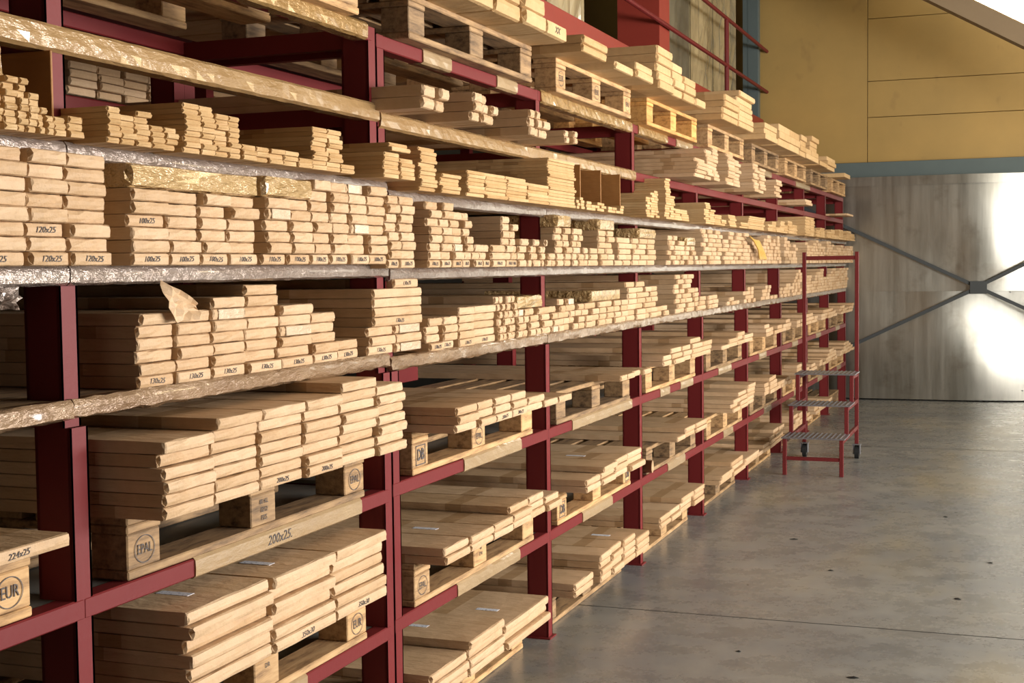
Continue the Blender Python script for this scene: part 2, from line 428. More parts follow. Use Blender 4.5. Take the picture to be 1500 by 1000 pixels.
strip(RACKR, 5.06, 6.49, 1.893, 1.936, TAPE, x=-.024, xb=-.07, amp=.001)
strip(RACKR, 5.10, 6.44, 2.122, 2.168, TAPEG, x=-.026, xb=-.07, amp=.002)
strip(RACKR, 6.56, 7.15, 2.124, 2.166, TAPEG, x=-.026, xb=-.07)
for a, c in ((3.97, 4.2), (4.62, 4.83), (7.35, 7.75), (8.1, 8.3), (9.6, 10.4), (11.6, 12.4)):
    strip(RACKR, a, c, 2.124, 2.166, TAPEM, x=-.027, xb=-.06)
strip(RACKL, 2.60, 3.43, .784, .827, TAPEM, x=.002, xb=-.02, txt='200x25.')
strip(RACKL, 2.55, 3.10, .375, .418, TAPEM, x=.002, xb=-.02)
for a, c, z in ((4.19, 4.75, .836), (5.37, 6.3, .836), (6.85, 7.05, .836), (7.3, 7.6, .836), (8.3, 8.7, .836), (9.7, 10.0, .836), (11.2, 11.5, .836), (12.6, 12.9, .836), (14.0, 14.3, .836),
                (4.12, 4.72, .426), (5.5, 5.95, .426), (7.0, 7.4, .426), (8.45, 8.75, .426), (9.9, 10.2, .426), (11.3, 11.6, .426), (12.7, 13.0, .426), (14.1, 14.4, .426)):
    strip(RACKR, a, c, z-.043, z, TAPEM, x=.002, xb=-.02)
# crumpled tape hanging under the eye-level shelf
def scrap(name, label, cat, pts, m, seed, loc):
    r = random.Random(seed); n = 7; v = []; f = []
    for i in range(n):
        for k in range(n):
            s_, t_ = i/(n-1), k/(n-1)
            a, b_, c, d_ = [Vector(q) for q in pts]
            q = (a*(1-s_)+b_*s_)*(1-t_)+(d_*(1-s_)+c*s_)*t_
            v.append((q.x+r.uniform(-.008, .008), q.y+r.uniform(-.003, .003), q.z+r.uniform(-.003, .003)))
    for i in range(n-1):
        for k in range(n-1): a = i*n+k; f.append((a, a+1, a+n+1, a+n))
    o = mesh_obj(name, v, f, m, None, loc); md = o.modifiers.new('s', 'SOLIDIFY'); md.thickness = .0012
    return tag(o, label, cat)
scrap('tape_scrap', 'crumpled clear tape hanging under the eye-level shelf left of the near post', 'tape', [(0, 0, -.04), (0, .05, -.045), (0, .06, 0), (0, -.01, 0)], TAPEC, 5, (-.02, 2.02, 1.452))
scrap('loose_tape_end', 'loose end of tape dangling from the taped beam at top left', 'tape', [(.01, .03, -.19), (.01, .075, -.17), (.0, .02, 0), (.0, -.08, 0)], TAPE, 6, (-.0, 1.98, 1.93))

# ------------------------------------------------------------------ pallets
def pallet_parts(old):
    m = {0: WOOD, 1: WOODO, 2: WOODN}[old]
    L, D = 1.10, .66
    P = []
    for x in (0, -.137, -.273, -.41, -.546): P.append(('deck_board', (x-.10, x, 0, L, .116, .135)))
    for y in (0, L/2-.065, L-.12): P.append(('stringer_board', (-D, 0, y, y+.12, .097, .115)))
    for x in (0, -.28, -.56):
        for y in (0, L/2-.06, L-.12): P.append(('block', (x-.095, x-.002, y+.002, y+.118, .020, .0965)))
    for x in (0, -.28, -.56): P.append(('skid_board', (x-.1, x, 0, L, 0, .0195)))
    return m, P
PALM = {}
def ellipse(yc, zc, a, b_, x, th=.0022):
    v = []; f = []; n = 28
    for i in range(n):
        t = 2*math.pi*i/n
        for rr in (1, 1-th/a):
            v.append((x, yc+a*rr*math.cos(t), zc+b_*rr*math.sin(t)))
    for i in range(n): a0 = 2*i; a1 = 2*((i+1) % n); f.append((a0, a1, a1+1, a0+1))
    return v, f
def frame(yc, zc, a, b_, x, th=.003):
    m = MB()
    m.box(x, x+.0005, yc-a, yc+a, zc+b_-th, zc+b_); m.box(x, x+.0005, yc-a, yc+a, zc-b_, zc-b_+th)
    m.box(x, x+.0005, yc-a, yc-a+th, zc-b_, zc+b_); m.box(x, x+.0005, yc+a-th, yc+a, zc-b_, zc+b_)
    return m.v, m.f
def pallet(x, y, z, old, label, group, marks=(None, None, None)):
    root = empty('pallet', label, 'pallet', (x, y, z), group)
    m, P = pallet_parts(old)
    front = []
    for i, (nm, bx) in enumerate(P):
        k = (old, i)
        if k not in PALM:
            me = bpy.data.meshes.new(nm); mb = MB().box(*bx, .003); me.from_pydata(mb.v, [], mb.f); me.materials.append(m); PALM[k] = me
        o = bpy.data.objects.new(nm, PALM[k]); link(o, root)
        if nm == 'block' and bx[1] > -.01: front.append((o, (bx[2]+bx[3])/2))
    for (o, yc), mk in zip(front, marks):
        if not mk: continue
        zc = .058
        if mk in ('EPAL', 'EUR'):
            mesh_obj('stamped_oval', *ellipse(yc, zc, .036, .030, 0.0), INK, o)
            writing(mk, .030 if mk == 'EPAL' else .034, (0.0, yc, zc), o, 'stamped_mark', 0, 0, .82)
        elif mk == 'DB':
            mesh_obj('stamped_frame', *frame(yc, zc, .036, .031, -.001), INK, o)
            writing(mk, .05, (0.0, yc, zc), o, 'stamped_mark', 0, 0, .8, .0008)
        else:
            for q, ln in enumerate(mk.split('|')): writing(ln, .017, (0.0, yc, zc+.02-.02*q), o, 'stamped_mark', 0, 0, 1)
    return root
bays = [(.965, 'bay left of the near post')] + [(2.36, 'nearest full bay')] + [(3.79, 'bay right of the double post')] + \
       [(5.03+.17+1.4*k, '%s bay from the double post' % w_) for k, w_ in enumerate(('second', 'third', 'fourth', 'fifth', 'sixth', 'seventh', 'eighth'))]
LV = [('second beam', .837, 0.0), ('lowest beam', .427, 0.0), ('floor', 0.0, -.05), ('top beam', 2.166, .02)]
MARKS = {(1, 0): ('EPAL', '80 KL|0212|PZS', 'EPAL'), (1, 1): ('EUR', 'DR', 'EUR'), (2, 0): ('DB', 'EPAL', None), (2, 1): ('EPAL', '00|E N', None),
         (0, 0): (None, None, 'EUR'), (3, 1): ('DB', None, 'DB'), (3, 0): (None, None, None), (2, 3): (None, None, None), (3, 3): ('EUR', 'EUR', 'EPAL'), (4, 1): ('EUR', None, None)}
for bi, (y, bn) in enumerate(bays):
    for li, (ln, z, xo) in enumerate(LV):
        if bi == 0 and li in (2, 3): continue
        if bi == 1 and li in (2,): pass
        zz = z; yy = y
        if bi <= 1 and li in (0, 1): zz = z-.009
        if bi == 1 and li == 3: zz = 2.179
        if bi >= 3: yy = y-.02
        old = (bi*3+li*5) % 2
        if (bi, li) == (4, 3): old = 2
        if (bi, li) in ((0, 0), (2, 1), (3, 1)): old = 0
        if li == 3: yy -= .02
        pallet(xo, yy, zz+.001, old, {0: 'plain', 1: 'weathered grey', 2: 'new orange'}[old] + ' wooden pallet on the %s, %s' % (ln, bn), 'pallets on the rack',
               MARKS.get((bi, li), (None, None, None)))

# ------------------------------------------------------------------ wrapped packs
STACKS = [
  ('S4', 0.05, 1.488, 0.027, 1.25, [1.858, 2.024, 2.136, 2.263], '8 8 8'),
  ('S4', 0.05, 1.488, 0.0265, 1.25, [2.33, 2.468, 2.587, 2.701, 2.826], '6t 6t 6t 6t'),
  ('S4', 0.05, 1.488, 0.0272, 1.25, [2.857, 2.975, 3.09, 3.189, 3.29, 3.401, 3.522], '6t 6t 8 8 8 8'),
  ('S4', 0.06, 1.476, 0.0262, 1.25, [3.51, 3.592, 3.697], '8 8'),
  ('S4', 0.05, 1.476, 0.0255, 1.25, [3.814, 3.914, 4.006, 4.097, 4.168], '8 8 7 7'),
  ('S4', 0.05, 1.476, 0.0255, 1.25, [4.174, 4.253, 4.329, 4.466, 4.548, 4.619], '3 3 3 7 6'),
  ('S4', 0.05, 1.476, 0.0255, 1.25, [4.619, 4.713, 4.766, 4.835, 4.882, 4.921, 4.986, 5.044, 5.137, 5.225], '4 3 4 3 4 2 2 6t 6t'),
  ('S4', 0.05, 1.476, 0.0255, 1.25, [5.234, 5.306, 5.38, 5.446, 5.504, 5.624, 5.855], '6 6 3 2 3 6t'),
  ('S4', 0.05, 1.476, 0.0255, 1.25, [5.888, 6.151, 6.273, 6.583], '5 5 5t'),
  ('S4', 0.05, 1.476, 0.0255, 1.25, [6.849, 7.042, 7.246, 7.46], '6 5 4t'),
  ('S4', 0.05, 1.476, 0.0255, 1.25, [7.495, 7.669, 7.796, 7.927, 8.062, 8.201], '2 8 8 7 8'),
  ('S4', 0.05, 1.476, 0.0255, 1.25, [8.263, 8.43, 8.581, 8.715, 8.876, 9.043, 9.241, 9.421, 9.581, 9.774, 9.974, 10.152, 10.336], '6 8 7 8 8 5 6 5 7 8 7 8'),
  ('S4', 0.05, 1.476, 0.0255, 1.25, [10.558, 10.69, 10.824, 11.032, 11.175], '8 7 4 6'),
  ('S4', 0.05, 1.476, 0.0255, 1.25, [11.664, 11.822, 12.027, 12.238, 12.456, 12.636, 12.868], '7 6 7 8 7 6'),
  ('S4', 0.05, 1.476, 0.0255, 1.25, [12.963, 13.207, 13.46, 13.722, 13.994, 14.276, 14.57, 14.875, 15.05], '8 7 5 6 7 5 6 7'),
  ('S5', -0.01, 1.225, 0.027, 1.25, [2.426, 2.564, 2.706, 2.855, 3.014, 3.184, 3.331, 3.467], '6 6 7 8 6 5 2'),
  ('S5', 0.0, 1.225, 0.0275, 1.25, [3.504, 3.677, 3.87], '3 3'),
  ('S5', 0.0, 1.3075, 0.0275, 1.25, [3.52, 3.863], '4'),
  ('S5', 0.02, 1.4175, 0.0275, 1.25, [3.651, 3.833], '1'),
  ('S5', 0.0, 1.212, 0.0265, 1.25, [3.911, 4.025, 4.15, 4.3, 4.52], '4 4 5 5'),
  ('S5', 0.0, 1.212, 0.0265, 1.25, [4.52, 4.568, 4.617, 4.673, 4.724, 4.791, 4.859, 4.937, 5.009], '6 6 6 6 4t 4t 4t 4t'),
  ('S5', 0.0, 1.212, 0.0265, 1.25, [5.009, 5.124, 5.21, 5.289, 5.38, 5.454, 5.55, 5.658, 5.761, 5.877, 5.998, 6.111, 6.229, 6.388, 6.554, 6.674, 6.812, 6.941, 7.059], '4 4 5 5 4 4 4 4t 4t 4t 4t 4 7 7 6 6 2 2'),
  ('S5', 0.0, 1.212, 0.0265, 1.25, [7.212, 7.453, 7.623, 7.799], '8 8 5'),
  ('S5', 0.0, 1.212, 0.0265, 1.25, [7.835, 8.002, 8.175, 8.336], '3 3 3'),
  ('S5', 0.0, 1.212, 0.0265, 1.25, [8.63, 8.83, 9.015], '2 1'),
  ('S5', 0.0, 1.212, 0.0265, 1.25, [9.158, 9.356, 9.536], '3 4'),
  ('S5', 0.0, 1.212, 0.0265, 1.25, [9.86, 10.03, 10.206, 10.387, 10.574], '3 4 1 1'),
  ('S5', 0.0, 1.212, 0.0265, 1.25, [10.671, 10.901, 11.107], '3 4'),
  ('S5', 0.0, 1.212, 0.0265, 1.25, [11.212, 11.392, 11.578, 11.692], '4 7 8'),
  ('S5', 0.0, 1.212, 0.0265, 1.25, [11.808, 12.048, 12.339, 12.599, 12.87, 13.152, 13.446, 13.753, 14.073, 14.409, 14.759, 15.05, 15.05], '7 6 4 7 8 5 6 8 7 8 8 8'),
  ('S3', 0.08, 1.728, 0.0118, 1.1, [1.87, 1.902, 1.934], '15 14'),
  ('S3', 0.08, 1.728, 0.0118, 1.1, [1.941, 1.976, 2.001, 2.03, 2.05, 2.073, 2.109], '8 8 6 4 3 3'),
  ('S3', 0.08, 1.728, 0.0135, 1.1, [2.111, 2.157], '3'),
  ('S3', 0.08, 1.728, 0.0118, 1.1, [2.225, 2.268, 2.317, 2.37, 2.418, 2.464], '6 5 6 4 4'),
  ('S3', 0.08, 1.728, 0.0118, 1.1, [2.487, 2.551, 2.608, 2.663, 2.712, 2.777, 2.839, 2.906, 2.976, 3.048, 3.128, 3.207, 3.289], '9 9 8 8 3 3 3 3 2 9 9 2'),
  ('S3', 0.1, 1.728, 0.0118, 1.1, [3.415, 3.517, 3.614], '6 5'),
  ('S3', 0.1, 1.8036, 0.012, 1.1, [3.457, 3.584], '2'),
  ('S3', 0.08, 1.706, 0.0118, 1.3, [3.701, 3.822], '11'),
  ('S3', 0.08, 1.706, 0.012, 1.3, [3.858, 4.011], '5'),
  ('S3', 0.08, 1.706, 0.012, 1.3, [4.074, 4.229, 4.429, 4.638, 4.873, 5.201], '7 7 7 6 15'),
  ('S3', 0.08, 1.706, 0.012, 1.3, [5.228, 5.264, 5.31], '3 4'),
  ('S3', 0.08, 1.706, 0.012, 1.3, [5.366, 5.433, 5.491, 5.551, 5.622], '3 2 3 3'),
  ('S3', 0.08, 1.706, 0.012, 1.3, [5.663, 5.726, 5.79, 5.856, 5.911], '2 2 1 3'),
  ('S3', 0.08, 1.706, 0.012, 1.3, [6.317, 6.394, 6.472, 6.539], '8 10 11'),
  ('S3', 0.08, 1.706, 0.012, 1.3, [6.676, 6.776, 6.863, 7.014, 7.17], '17 10 5 5'),
  ('S3', 0.08, 1.706, 0.012, 1.3, [7.591, 7.717, 7.848, 8.041, 8.181], '10 7 5 3'),
  ('S3', 0.08, 1.706, 0.012, 1.3, [8.264, 8.476], '6'),
  ('S3', 0.08, 1.706, 0.012, 1.3, [8.632, 8.91, 9.494], '3 7'),
  ('S3', 0.08, 1.706, 0.012, 1.3, [9.631, 9.8, 9.974, 10.155, 10.341, 10.535, 10.735, 10.978], '4 6 3 7 5 8 6'),
  ('S3', 0.08, 1.706, 0.012, 1.3, [11.419, 11.693, 11.937], '13 13'),
  ('S3', 0.08, 1.706, 0.012, 1.3, [12.063, 12.323, 12.593], '5 7'),
  ('S3', 0.08, 1.706, 0.012, 1.3, [12.78, 13.07, 13.322, 13.636, 13.965, 14.309, 14.609, 14.985], '5 7 3 8 4 8 6'),
  ('S2', 0.14, 1.936, 0.034, 1.2, [3.605, 3.698, 3.769], '2 2'),
  ('S2', 0.14, 1.936, 0.03, 1.2, [3.981, 4.056, 4.115, 4.176], '3 3 2'),
  ('S2', 0.14, 1.936, 0.03, 1.2, [4.5, 4.564, 4.615, 4.706], '3 3 2'),
  ('S2', 0.16, 1.936, 0.024, 1.2, [4.859, 4.909, 4.959], '2 2'),
  ('S2', 0.16, 1.936, 0.02, 1.3, [7.018, 7.265, 7.422, 7.566], '5 8 9'),
  ('S2', 0.16, 1.936, 0.02, 1.3, [7.812, 8.011, 8.221], '9 8'),
  ('S2', 0.16, 1.936, 0.02, 1.3, [8.671, 8.84, 9.041], '9 8'),
  ('S2', 0.16, 1.936, 0.02, 1.3, [9.469, 9.698], '6'),
  ('S2', 0.16, 1.936, 0.022, 1.3, [10.871, 11.208], '2'),
  ('S2', 0.16, 1.936, 0.02, 1.3, [13.564, 14.081], '1'),
  ('S1', 0.16, 2.3, 0.055, 1.2, [3.661, 3.9, 4.143, 4.388, 4.614, 4.854], '2 3 2 2 1'),
  ('S1', 0.16, 2.3, 0.033, 1.2, [5.048, 5.379], '2'),
  ('S1', 0.16, 2.3, 0.035, 1.2, [5.55, 5.831, 6.114], '1 2'),
  ('S1', 0.16, 2.3, 0.04, 1.2, [6.227, 6.52, 6.735, 6.994, 7.222], '5 4 3 1'),
  ('S1', 0.16, 2.3, 0.036, 1.2, [7.722, 8.162, 8.652], '4 6'),
  ('S1', 0.16, 2.3, 0.036, 1.2, [9.045, 9.529], '3'),
  ('S1', 0.16, 2.3, 0.05, 1.2, [9.585, 10.064, 10.521], '3 3'),
  ('S1', 0.16, 2.3, 0.04, 1.2, [10.589, 10.872, 11.17, 11.564], '4 2 5'),
  ('S1', 0.16, 2.3, 0.036, 1.2, [11.688, 12.164, 12.727], '1 3'),
  ('S1', 0.16, 2.3, 0.04, 1.2, [13.45, 13.9], '1'),
  ('B2', 0.13, 0.972, 0.027, 1.25, [2.3, 2.492, 2.683, 2.885, 3.076, 3.281, 3.459], '6 7 7 7 8 7'),
  ('B2', 0.11, 0.972, 0.027, 1.25, [1.76, 2.051], '1'),
  ('B2', 0.15, 0.972, 0.027, 1.25, [3.783, 3.955, 4.098, 4.25, 4.397, 4.577, 4.73, 4.892], '3 3 3 3 2 1 1'),
  ('B2', 0.12, 0.972, 0.026, 1.25, [5.684, 5.793, 5.93, 6.06, 6.196], '1 1 1 1'),
  ('B2', 0.1, 0.972, 0.027, 1.25, [6.565, 6.735, 6.959, 7.148, 7.398, 7.647], '2 3 3 4 3'),
  ('B2', 0.1, 0.972, 0.027, 1.25, [7.911, 8.131, 8.406, 8.63, 8.938], '1 2 3 2'),
  ('B1', 0.09, 0.564, 0.031, 1.25, [2.436, 2.782, 3.098, 3.407], '6 6 6'),
  ('B1', 0.1, 0.564, 0.027, 1.25, [3.79, 3.989, 4.193, 4.383, 4.58, 4.754, 4.923], '2 2 2 3 3 2'),
  ('B1', 0.13, 0.564, 0.027, 1.25, [5.18, 5.38, 5.584, 5.791, 6.036], '2 3 3 3'),
  ('B1', 0.1, 0.564, 0.027, 1.25, [6.813, 6.996, 7.221, 7.495], '1 2 2'),
  ('B1', 0.1, 0.564, 0.027, 1.25, [8.249, 8.466, 8.717, 8.981], '3 4 5'),
  ('F', 0.08, 0.136, 0.03, 1.25, [3.213, 3.66], '3'),
  ('F', 0.07, 0.136, 0.03, 1.25, [3.764, 4.058, 4.38, 4.851], '3 4 3'),
  ('F', 0.08, 0.136, 0.03, 1.25, [5.17, 5.425], '2'),
  ('F', 0.1, 0.136, 0.03, 1.25, [5.458, 5.623, 5.797, 5.992, 6.225], '4 4 4 3'),
  ('F', 0.05, 0.136, 0.03, 1.25, [6.673, 6.89, 7.104, 7.381, 7.642], '2 2 3 3'),
  ('F', 0.05, 0.136, 0.03, 1.25, [8.117, 8.494, 8.88, 9.378], '2 3 2'),
]

def pack_geo(w_, h, L, seed, rough=1.0, detail=2):
    """long paper-wrapped pack, front face at x=0 looking to +x, running back to -L; y in [0,w], z in [0,h]"""
    r = random.Random(seed)
    if detail == 0:
        c = min(.003, h*.15); mb = MB().box(-L, 0, 0, w_, 0, h, c); return mb.v, mb.f
    ny, nz = (6, 3) if detail == 2 else (3, 2)
    per = [(i, 0) for i in range(ny)] + [(ny, k) for k in range(nz)] + [(i, nz) for i in range(ny, 0, -1)] + [(0, k) for k in range(nz, 0, -1)]
    e_ = min(.12, .13*h/w_); SS = [0, e_, .3, .5, .7, 1-e_, 1] if ny == 6 else [0, e_, 1-e_, 1]
    npz = len(per); iy = min(.10*h/w_, .3); v = []; f = []
    foldL = r.random() < .8; foldR = r.random() < .3
    a = min(.0012, h*.04)*rough
    def ring(x, inset, dx, jit, fold=0):
        base = len(v)
        for (i, k) in per:
            s_, t_ = SS[i], k/nz
            y = s_*w_; z = t_*h
            cy = w_/2; cz = h/2
            y = cy+(y-cy)*(1-inset*h/w_*1.1); z = cz+(z-cz)*(1-inset)
            xx = x+r.uniform(-dx, dx)
            if (i in (0, ny)) and (k in (0, nz)): y = cy+(y-cy)*(1-.05*h/w_); z = cz+(z-cz)*.96
            if fold and 0 < k < nz:
                if i == 0 and foldL: kk = .4 if k == 1 else 1.0; y += h*.07*fold*kk; xx -= h*.5*fold*kk
                if i == ny and foldR: y -= h*.05*fold; xx -= h*.3*fold
            y += r.uniform(-jit, jit); z += r.uniform(-jit, jit)*(.3 if k in (0,) else 1)
            v.append((xx, min(max(y, 0), w_), min(max(z, .0), h)))
        return base
    r0 = ring(-L, 0, 0, 0); r1 = ring(-L*.45, 0, .0, a)
    r2 = ring(-.07, 0, .004, a); r3 = ring(-h*.25, .02, .002, a, .15); r4 = ring(-.0015, .17, .001, a*1.2, 1.15)
    rs = [r0, r1, r2, r3, r4]
    for p_, q in zip(rs[:-1], rs[1:]):
        for i in range(npz):
            j_ = (i+1) % npz; f.append((p_+i, q+i, q+j_, p_+j_))
    f.append(tuple(r0+i for i in range(npz)))
    # front face grid inside the last ring
    grid = {}
    for n_, (i, k) in enumerate(per): grid[i, k] = r4+n_
    for i in range(1, ny):
        for k in range(1, nz):
            s_, t_ = SS[i], k/nz
            grid[i, k] = len(v)
            v.append((r.uniform(-.0015, .0015)*rough+.0008, w_/2+(s_*w_-w_/2)*(1-.2*h/w_), h/2+(t_*h-h/2)*.8))
    for i in range(ny):
        for k in range(nz): f.append((grid[i, k], grid[i+1, k], grid[i+1, k+1], grid[i, k+1]))
    return v, f
CATS = {'S4': ('timber_pack', 'eye-level shelf'), 'S5': ('lath_pack', 'shelf below eye level'), 'S3': ('slat_bundle', 'slat shelf'),
        'S2': ('batten_pack', 'upper beam'), 'S1': ('top_pack', 'top pallets'), 'B2': ('board_pack', 'second beam'), 'B1': ('board_pack', 'lowest beam'), 'F': ('board_pack', 'floor pallets')}
WORD = {'S4': 'kraft timber pack', 'S5': 'kraft lath pack', 'S3': 'thin slat bundle', 'S2': 'kraft batten pack', 'S1': 'kraft pack', 'B2': 'wide kraft board pack', 'B1': 'wide kraft board pack', 'F': 'wide kraft board pack'}
# packs of the far bays on the pallets, by hand in metres
for bi in range(5, 10):
    y = bays[bi][0]
    for key, z0, top in (('B2', .972, 3), ('B1', .564, 4), ('F', .136, 4)):
        if key == 'F' and bi == 9: continue
        rr = random.Random(bi*7+z0*10); n = rr.choice((5, 6, 7)); ys = [round(y+.0+1.12*q/n, 3) for q in range(n+1)]
        ns = [max(1, min(top, 2+int(2*math.sin(q*.9+bi*1.7+z0*5)+.8))) for q in range(n)]
        if (key == 'B2' and bi == 5) or (key == 'B1' and bi == 5) or (key == 'F' and bi == 5): continue
        STACKS.append((key, .10 if key != 'F' else .05, z0, .028, 1.1, ys, ' '.join(map(str, ns))))
items = []      # (name, key, x, y, z, w, th, L, label, extra)
per_shelf = {}
for st in STACKS: per_shelf.setdefault(st[0], []).append(st)
for key, sts in per_shelf.items():
    sts.sort(key=lambda s_: (s_[5][0], s_[2]))
    for si, (k, xf, z0, th, L, ys, ns) in enumerate(sts):
        ns = ns.split()
        pile_of = 'stack' if key not in ('B2', 'B1', 'F') else 'pile'
        for ci, n_ in enumerate(ns):
            ya, yb = ys[ci], ys[ci+1]
            tape = n_.endswith('t'); n = int(n_.rstrip('t'))
            far = ya > 7.5
            sub = 1
            if key in ('S4', 'S5') and (yb-ya) > .17 and ya > 5: sub = 2
            for li in range(n):
                for sb in range(sub):
                    a = ya+(yb-ya)*sb/sub; b_ = ya+(yb-ya)*(sb+1)/sub
                    jx = R.uniform(-.010, .012) if key != 'S3' else R.uniform(-.006, .006)
                    g = (.0028 if ya < 3.6 else .0048) if key in ('S4', 'S5') else (.0028 if key != 'S3' else .001)
                    layer = 'top' if (li == n-1 and n > 1) else ORD[li]
                    lab = '%s, %s layer of column %d, %s %s from left, %s' % (WORD[key], layer, ci*sub+sb+1, nth(si), pile_of, CATS[key][1])
                    items.append(dict(key=key, x=xf+jx, y=a+g, z=z0+li*th+.0006, w=(b_-a)-2*g-R.uniform(0, .004), h=th*(.965 if key in ('B2', 'B1', 'F') else .985), L=L, label=lab,
                                      top=(li == n-1), bot=(li == 0), first=ci == 0, si=si, ci=ci, li=li))
            if tape and (ci == 0 or not ns[ci-1].endswith('t')):
                ce = ci
                while ce+1 < len(ns) and ns[ce+1] == n_: ce += 1
                yb = ys[ce+1]
                items.append(dict(key='T', home=key, x=xf+.004, y=ya+.0005, z=z0+n*th+.001, w=(yb-ya)-.001, h=th*1.9, L=.5,
                                  label='glossy brown taped bundle, column %d, %s %s from left, %s' % (ci+1, nth(si), pile_of, CATS[key][1]), si=si, ci=ci, li=n, top=True, bot=False, first=False))
# writing on near packs
def mark_for(it):
    if it['w'] < .055: return None
    if it['key'] == 'S4' and it['bot'] and it['y'] < 4.6: return '120x25' if it['y'] < 2.3 else '100x25'
    if it['key'] == 'S4' and it['si'] == 0 and it['ci'] == 1 and it['li'] == 2: return '120x25'
    if it['key'] == 'S4' and it['si'] == 1 and it['ci'] == 0 and it['li'] == 3: return '100x25'
    if it['key'] == 'S5' and it['bot'] and it['y'] < 4.6: return '130x25'
    if it['key'] == 'S5' and it['si'] == 1 and it['ci'] == 0 and it['li'] == 5: return '130x25'
    if it['key'] == 'S5' and it['li'] == 2 and 3.6 < it['y'] < 3.7: return '150x25'
    if it['key'] == 'B2' and it['bot'] and it['y'] < 2.1: return '224x25'
    if it['key'] == 'B2' and it['bot'] and it['y'] < 4.3 and it['ci'] in (2, 3): return '200x25'
    if it['key'] == 'B1' and it['bot'] and it['y'] < 3.5 and it['ci'] > 0: return '350x30'
    if it['key'] == 'S1' and it['y'] < 5 and it['bot'] and it['ci'] == 4: return 'XX'
    return None
LIMIT = 300; by_kind = {}
for it in items:
    if it['key'] == 'T': nm = 'taped_bundle'
    else: nm = CATS[it['key']][0]
    it['nm'] = nm; by_kind.setdefault(nm, []).append(it)
GROUP = {'timber_pack': 'timber packs on the eye-level shelf', 'lath_pack': 'lath packs on the shelf below eye level', 'slat_bundle': 'thin slat bundles on the slat shelf',
         'batten_pack': 'batten packs on the upper beam', 'top_pack': 'packs on the top pallets', 'board_pack': 'wide board packs on pallets', 'taped_bundle': 'brown taped bundles'}
STUFF = {'timber_pack': 'mass of small kraft packs at the far end of the eye-level shelf', 'lath_pack': 'mass of small kraft packs at the far end of the shelf below eye level',
         'slat_bundle': 'mass of thin slat ends at the far end of the slat shelf', 'board_pack': 'far wide board packs on the pallets beside the step ladder'}
WARM = {'S3', 'S1'}
for nm, lst in by_kind.items():
    lst.sort(key=lambda q: -(q['w']*q['h'])/(q['y']**2) if True else q['y'])
    rest = MB()
    for i, it in enumerate(lst):
        det = 2 if it['y'] < 5.2 else (1 if it['y'] < 9 else 0)
        if it['key'] == 'S3': det = 1 if it['y'] < 5.2 else 0
        mk = mark_for(it)
        v, f = pack_geo(it['w'], it['h'], it['L'], R.random(), 1.6 if it['key'] == 'T' else (.3 if mk else 1.0), det)
        if i >= LIMIT:
            rest.add([(a+it['x'], b_+it['y'], c+it['z']) for a, b_, c in v], f); continue
        m = TAPEB if it['key'] == 'T' else (KRAFT2 if it['key'] in WARM else KRAFT)
        o = mesh_obj(nm, v, f, m, None, (it['x'], it['y'], it['z']), smooth=False)
        tag(o, it['label'], 'bundle' if 'bundle' in nm else 'pack', GROUP[nm])
        if it['key'] in ('S4', 'S5') and 2.6 < it['y'] < 6 and it['w'] > .05 and R.random() < .06:
            MB().box(.0005, .0035, it['w']*.15, it['w']*.95, .002, it['h']-.001, .0012).build('clear_tape', TAPEW, o); mk = None
        if mk: writing(mk, it['h']*.62, (.0017, it['w']*.5, it['h']*.5), o, 'handwriting', R.uniform(-.05, .05), .3, min(1.15, it['w']/.085))
        if it['top'] and it['key'] in ('B1', 'F') and it['y'] < 6.6 and it['w'] > .09 and (it['y'] < 3.1 or R.random() < .55):
            x0 = -.17-(0 if it['y'] < 3.1 else R.uniform(0, .15)); yc = it['w']*.42
            MB().box(x0, x0+.085, yc-.014, yc+.014, it['h'], it['h']+.0008).build('paper_label', LABEL, o)
    if rest.v: tag(rest.build(nm, KRAFT2 if nm == 'slat_bundle' else KRAFT), STUFF.get(nm, 'far packs'), 'packs', None, 'stuff')

# ------------------------------------------------------------------ cardboard dividers on the slat shelf
def divider(y, x0, x1, z0, z1, label):
    o = MB().box(x0, x1, 0, .006, 0, z1-z0, .001).build('cardboard_divider', CARD, None, (0, y, z0))
    tag(o, label, 'divider', 'cardboard dividers on the slat shelf'); return o
divider(2.178, -.5, -.012, 1.729, 1.905, 'dark upright cardboard divider beside the near post above the slats')
divider(5.33, -.5, .06, 1.707, 1.890, 'narrow brown cardboard divider right of the tall thin board stack')
divider(5.62, -.5, .06, 1.707, 1.885, 'broad brown cardboard divider in the middle of the divider row')
divider(5.92, -.5, .06, 1.707, 1.885, 'rightmost brown cardboard divider before the third post')

o = MB().box(-.725, -.71, 5.13, 5.40, .99, 1.17, .002).build('back_plate', RED, RACKR, (0, -RACKR.location.y, 0))
# torn paper, strap, paper roll
scrap('torn_paper', 'torn triangular flap of brown paper poking up on the packs right of the near post', 'paper', [(.015, 0, -.06), (.015, .10, -.055), (.01, .095, -.02), (-.0, -.035, .035)], KRAFT, 11, (.012, 2.515, 1.425))
st = MB()
for i in range(7): st.tube([(.085, 8.93+.02*i, 1.655-.004*i), (.10, 8.98+.03*i, 1.63), (.105, 9.1+.035*i, 1.58-.003*i), (.10, 9.2+.04*i, 1.51)], .006, 5)
tag(st.build('strap_hank', STRAP, None, (0, 0, 0), True), 'hank of yellow strapping hanging over the far packs on the eye-level shelf', 'strap')
rl = MB(); rl.tube([(-.28, 6.56, .60), (.03, 6.58, .60)], .032, 14, True)
tag(rl.build('paper_roll', KRAFT, None, (0, -.0, -.128), True), 'small roll of brown paper lying inside the pallet on the lowest beam', 'roll')

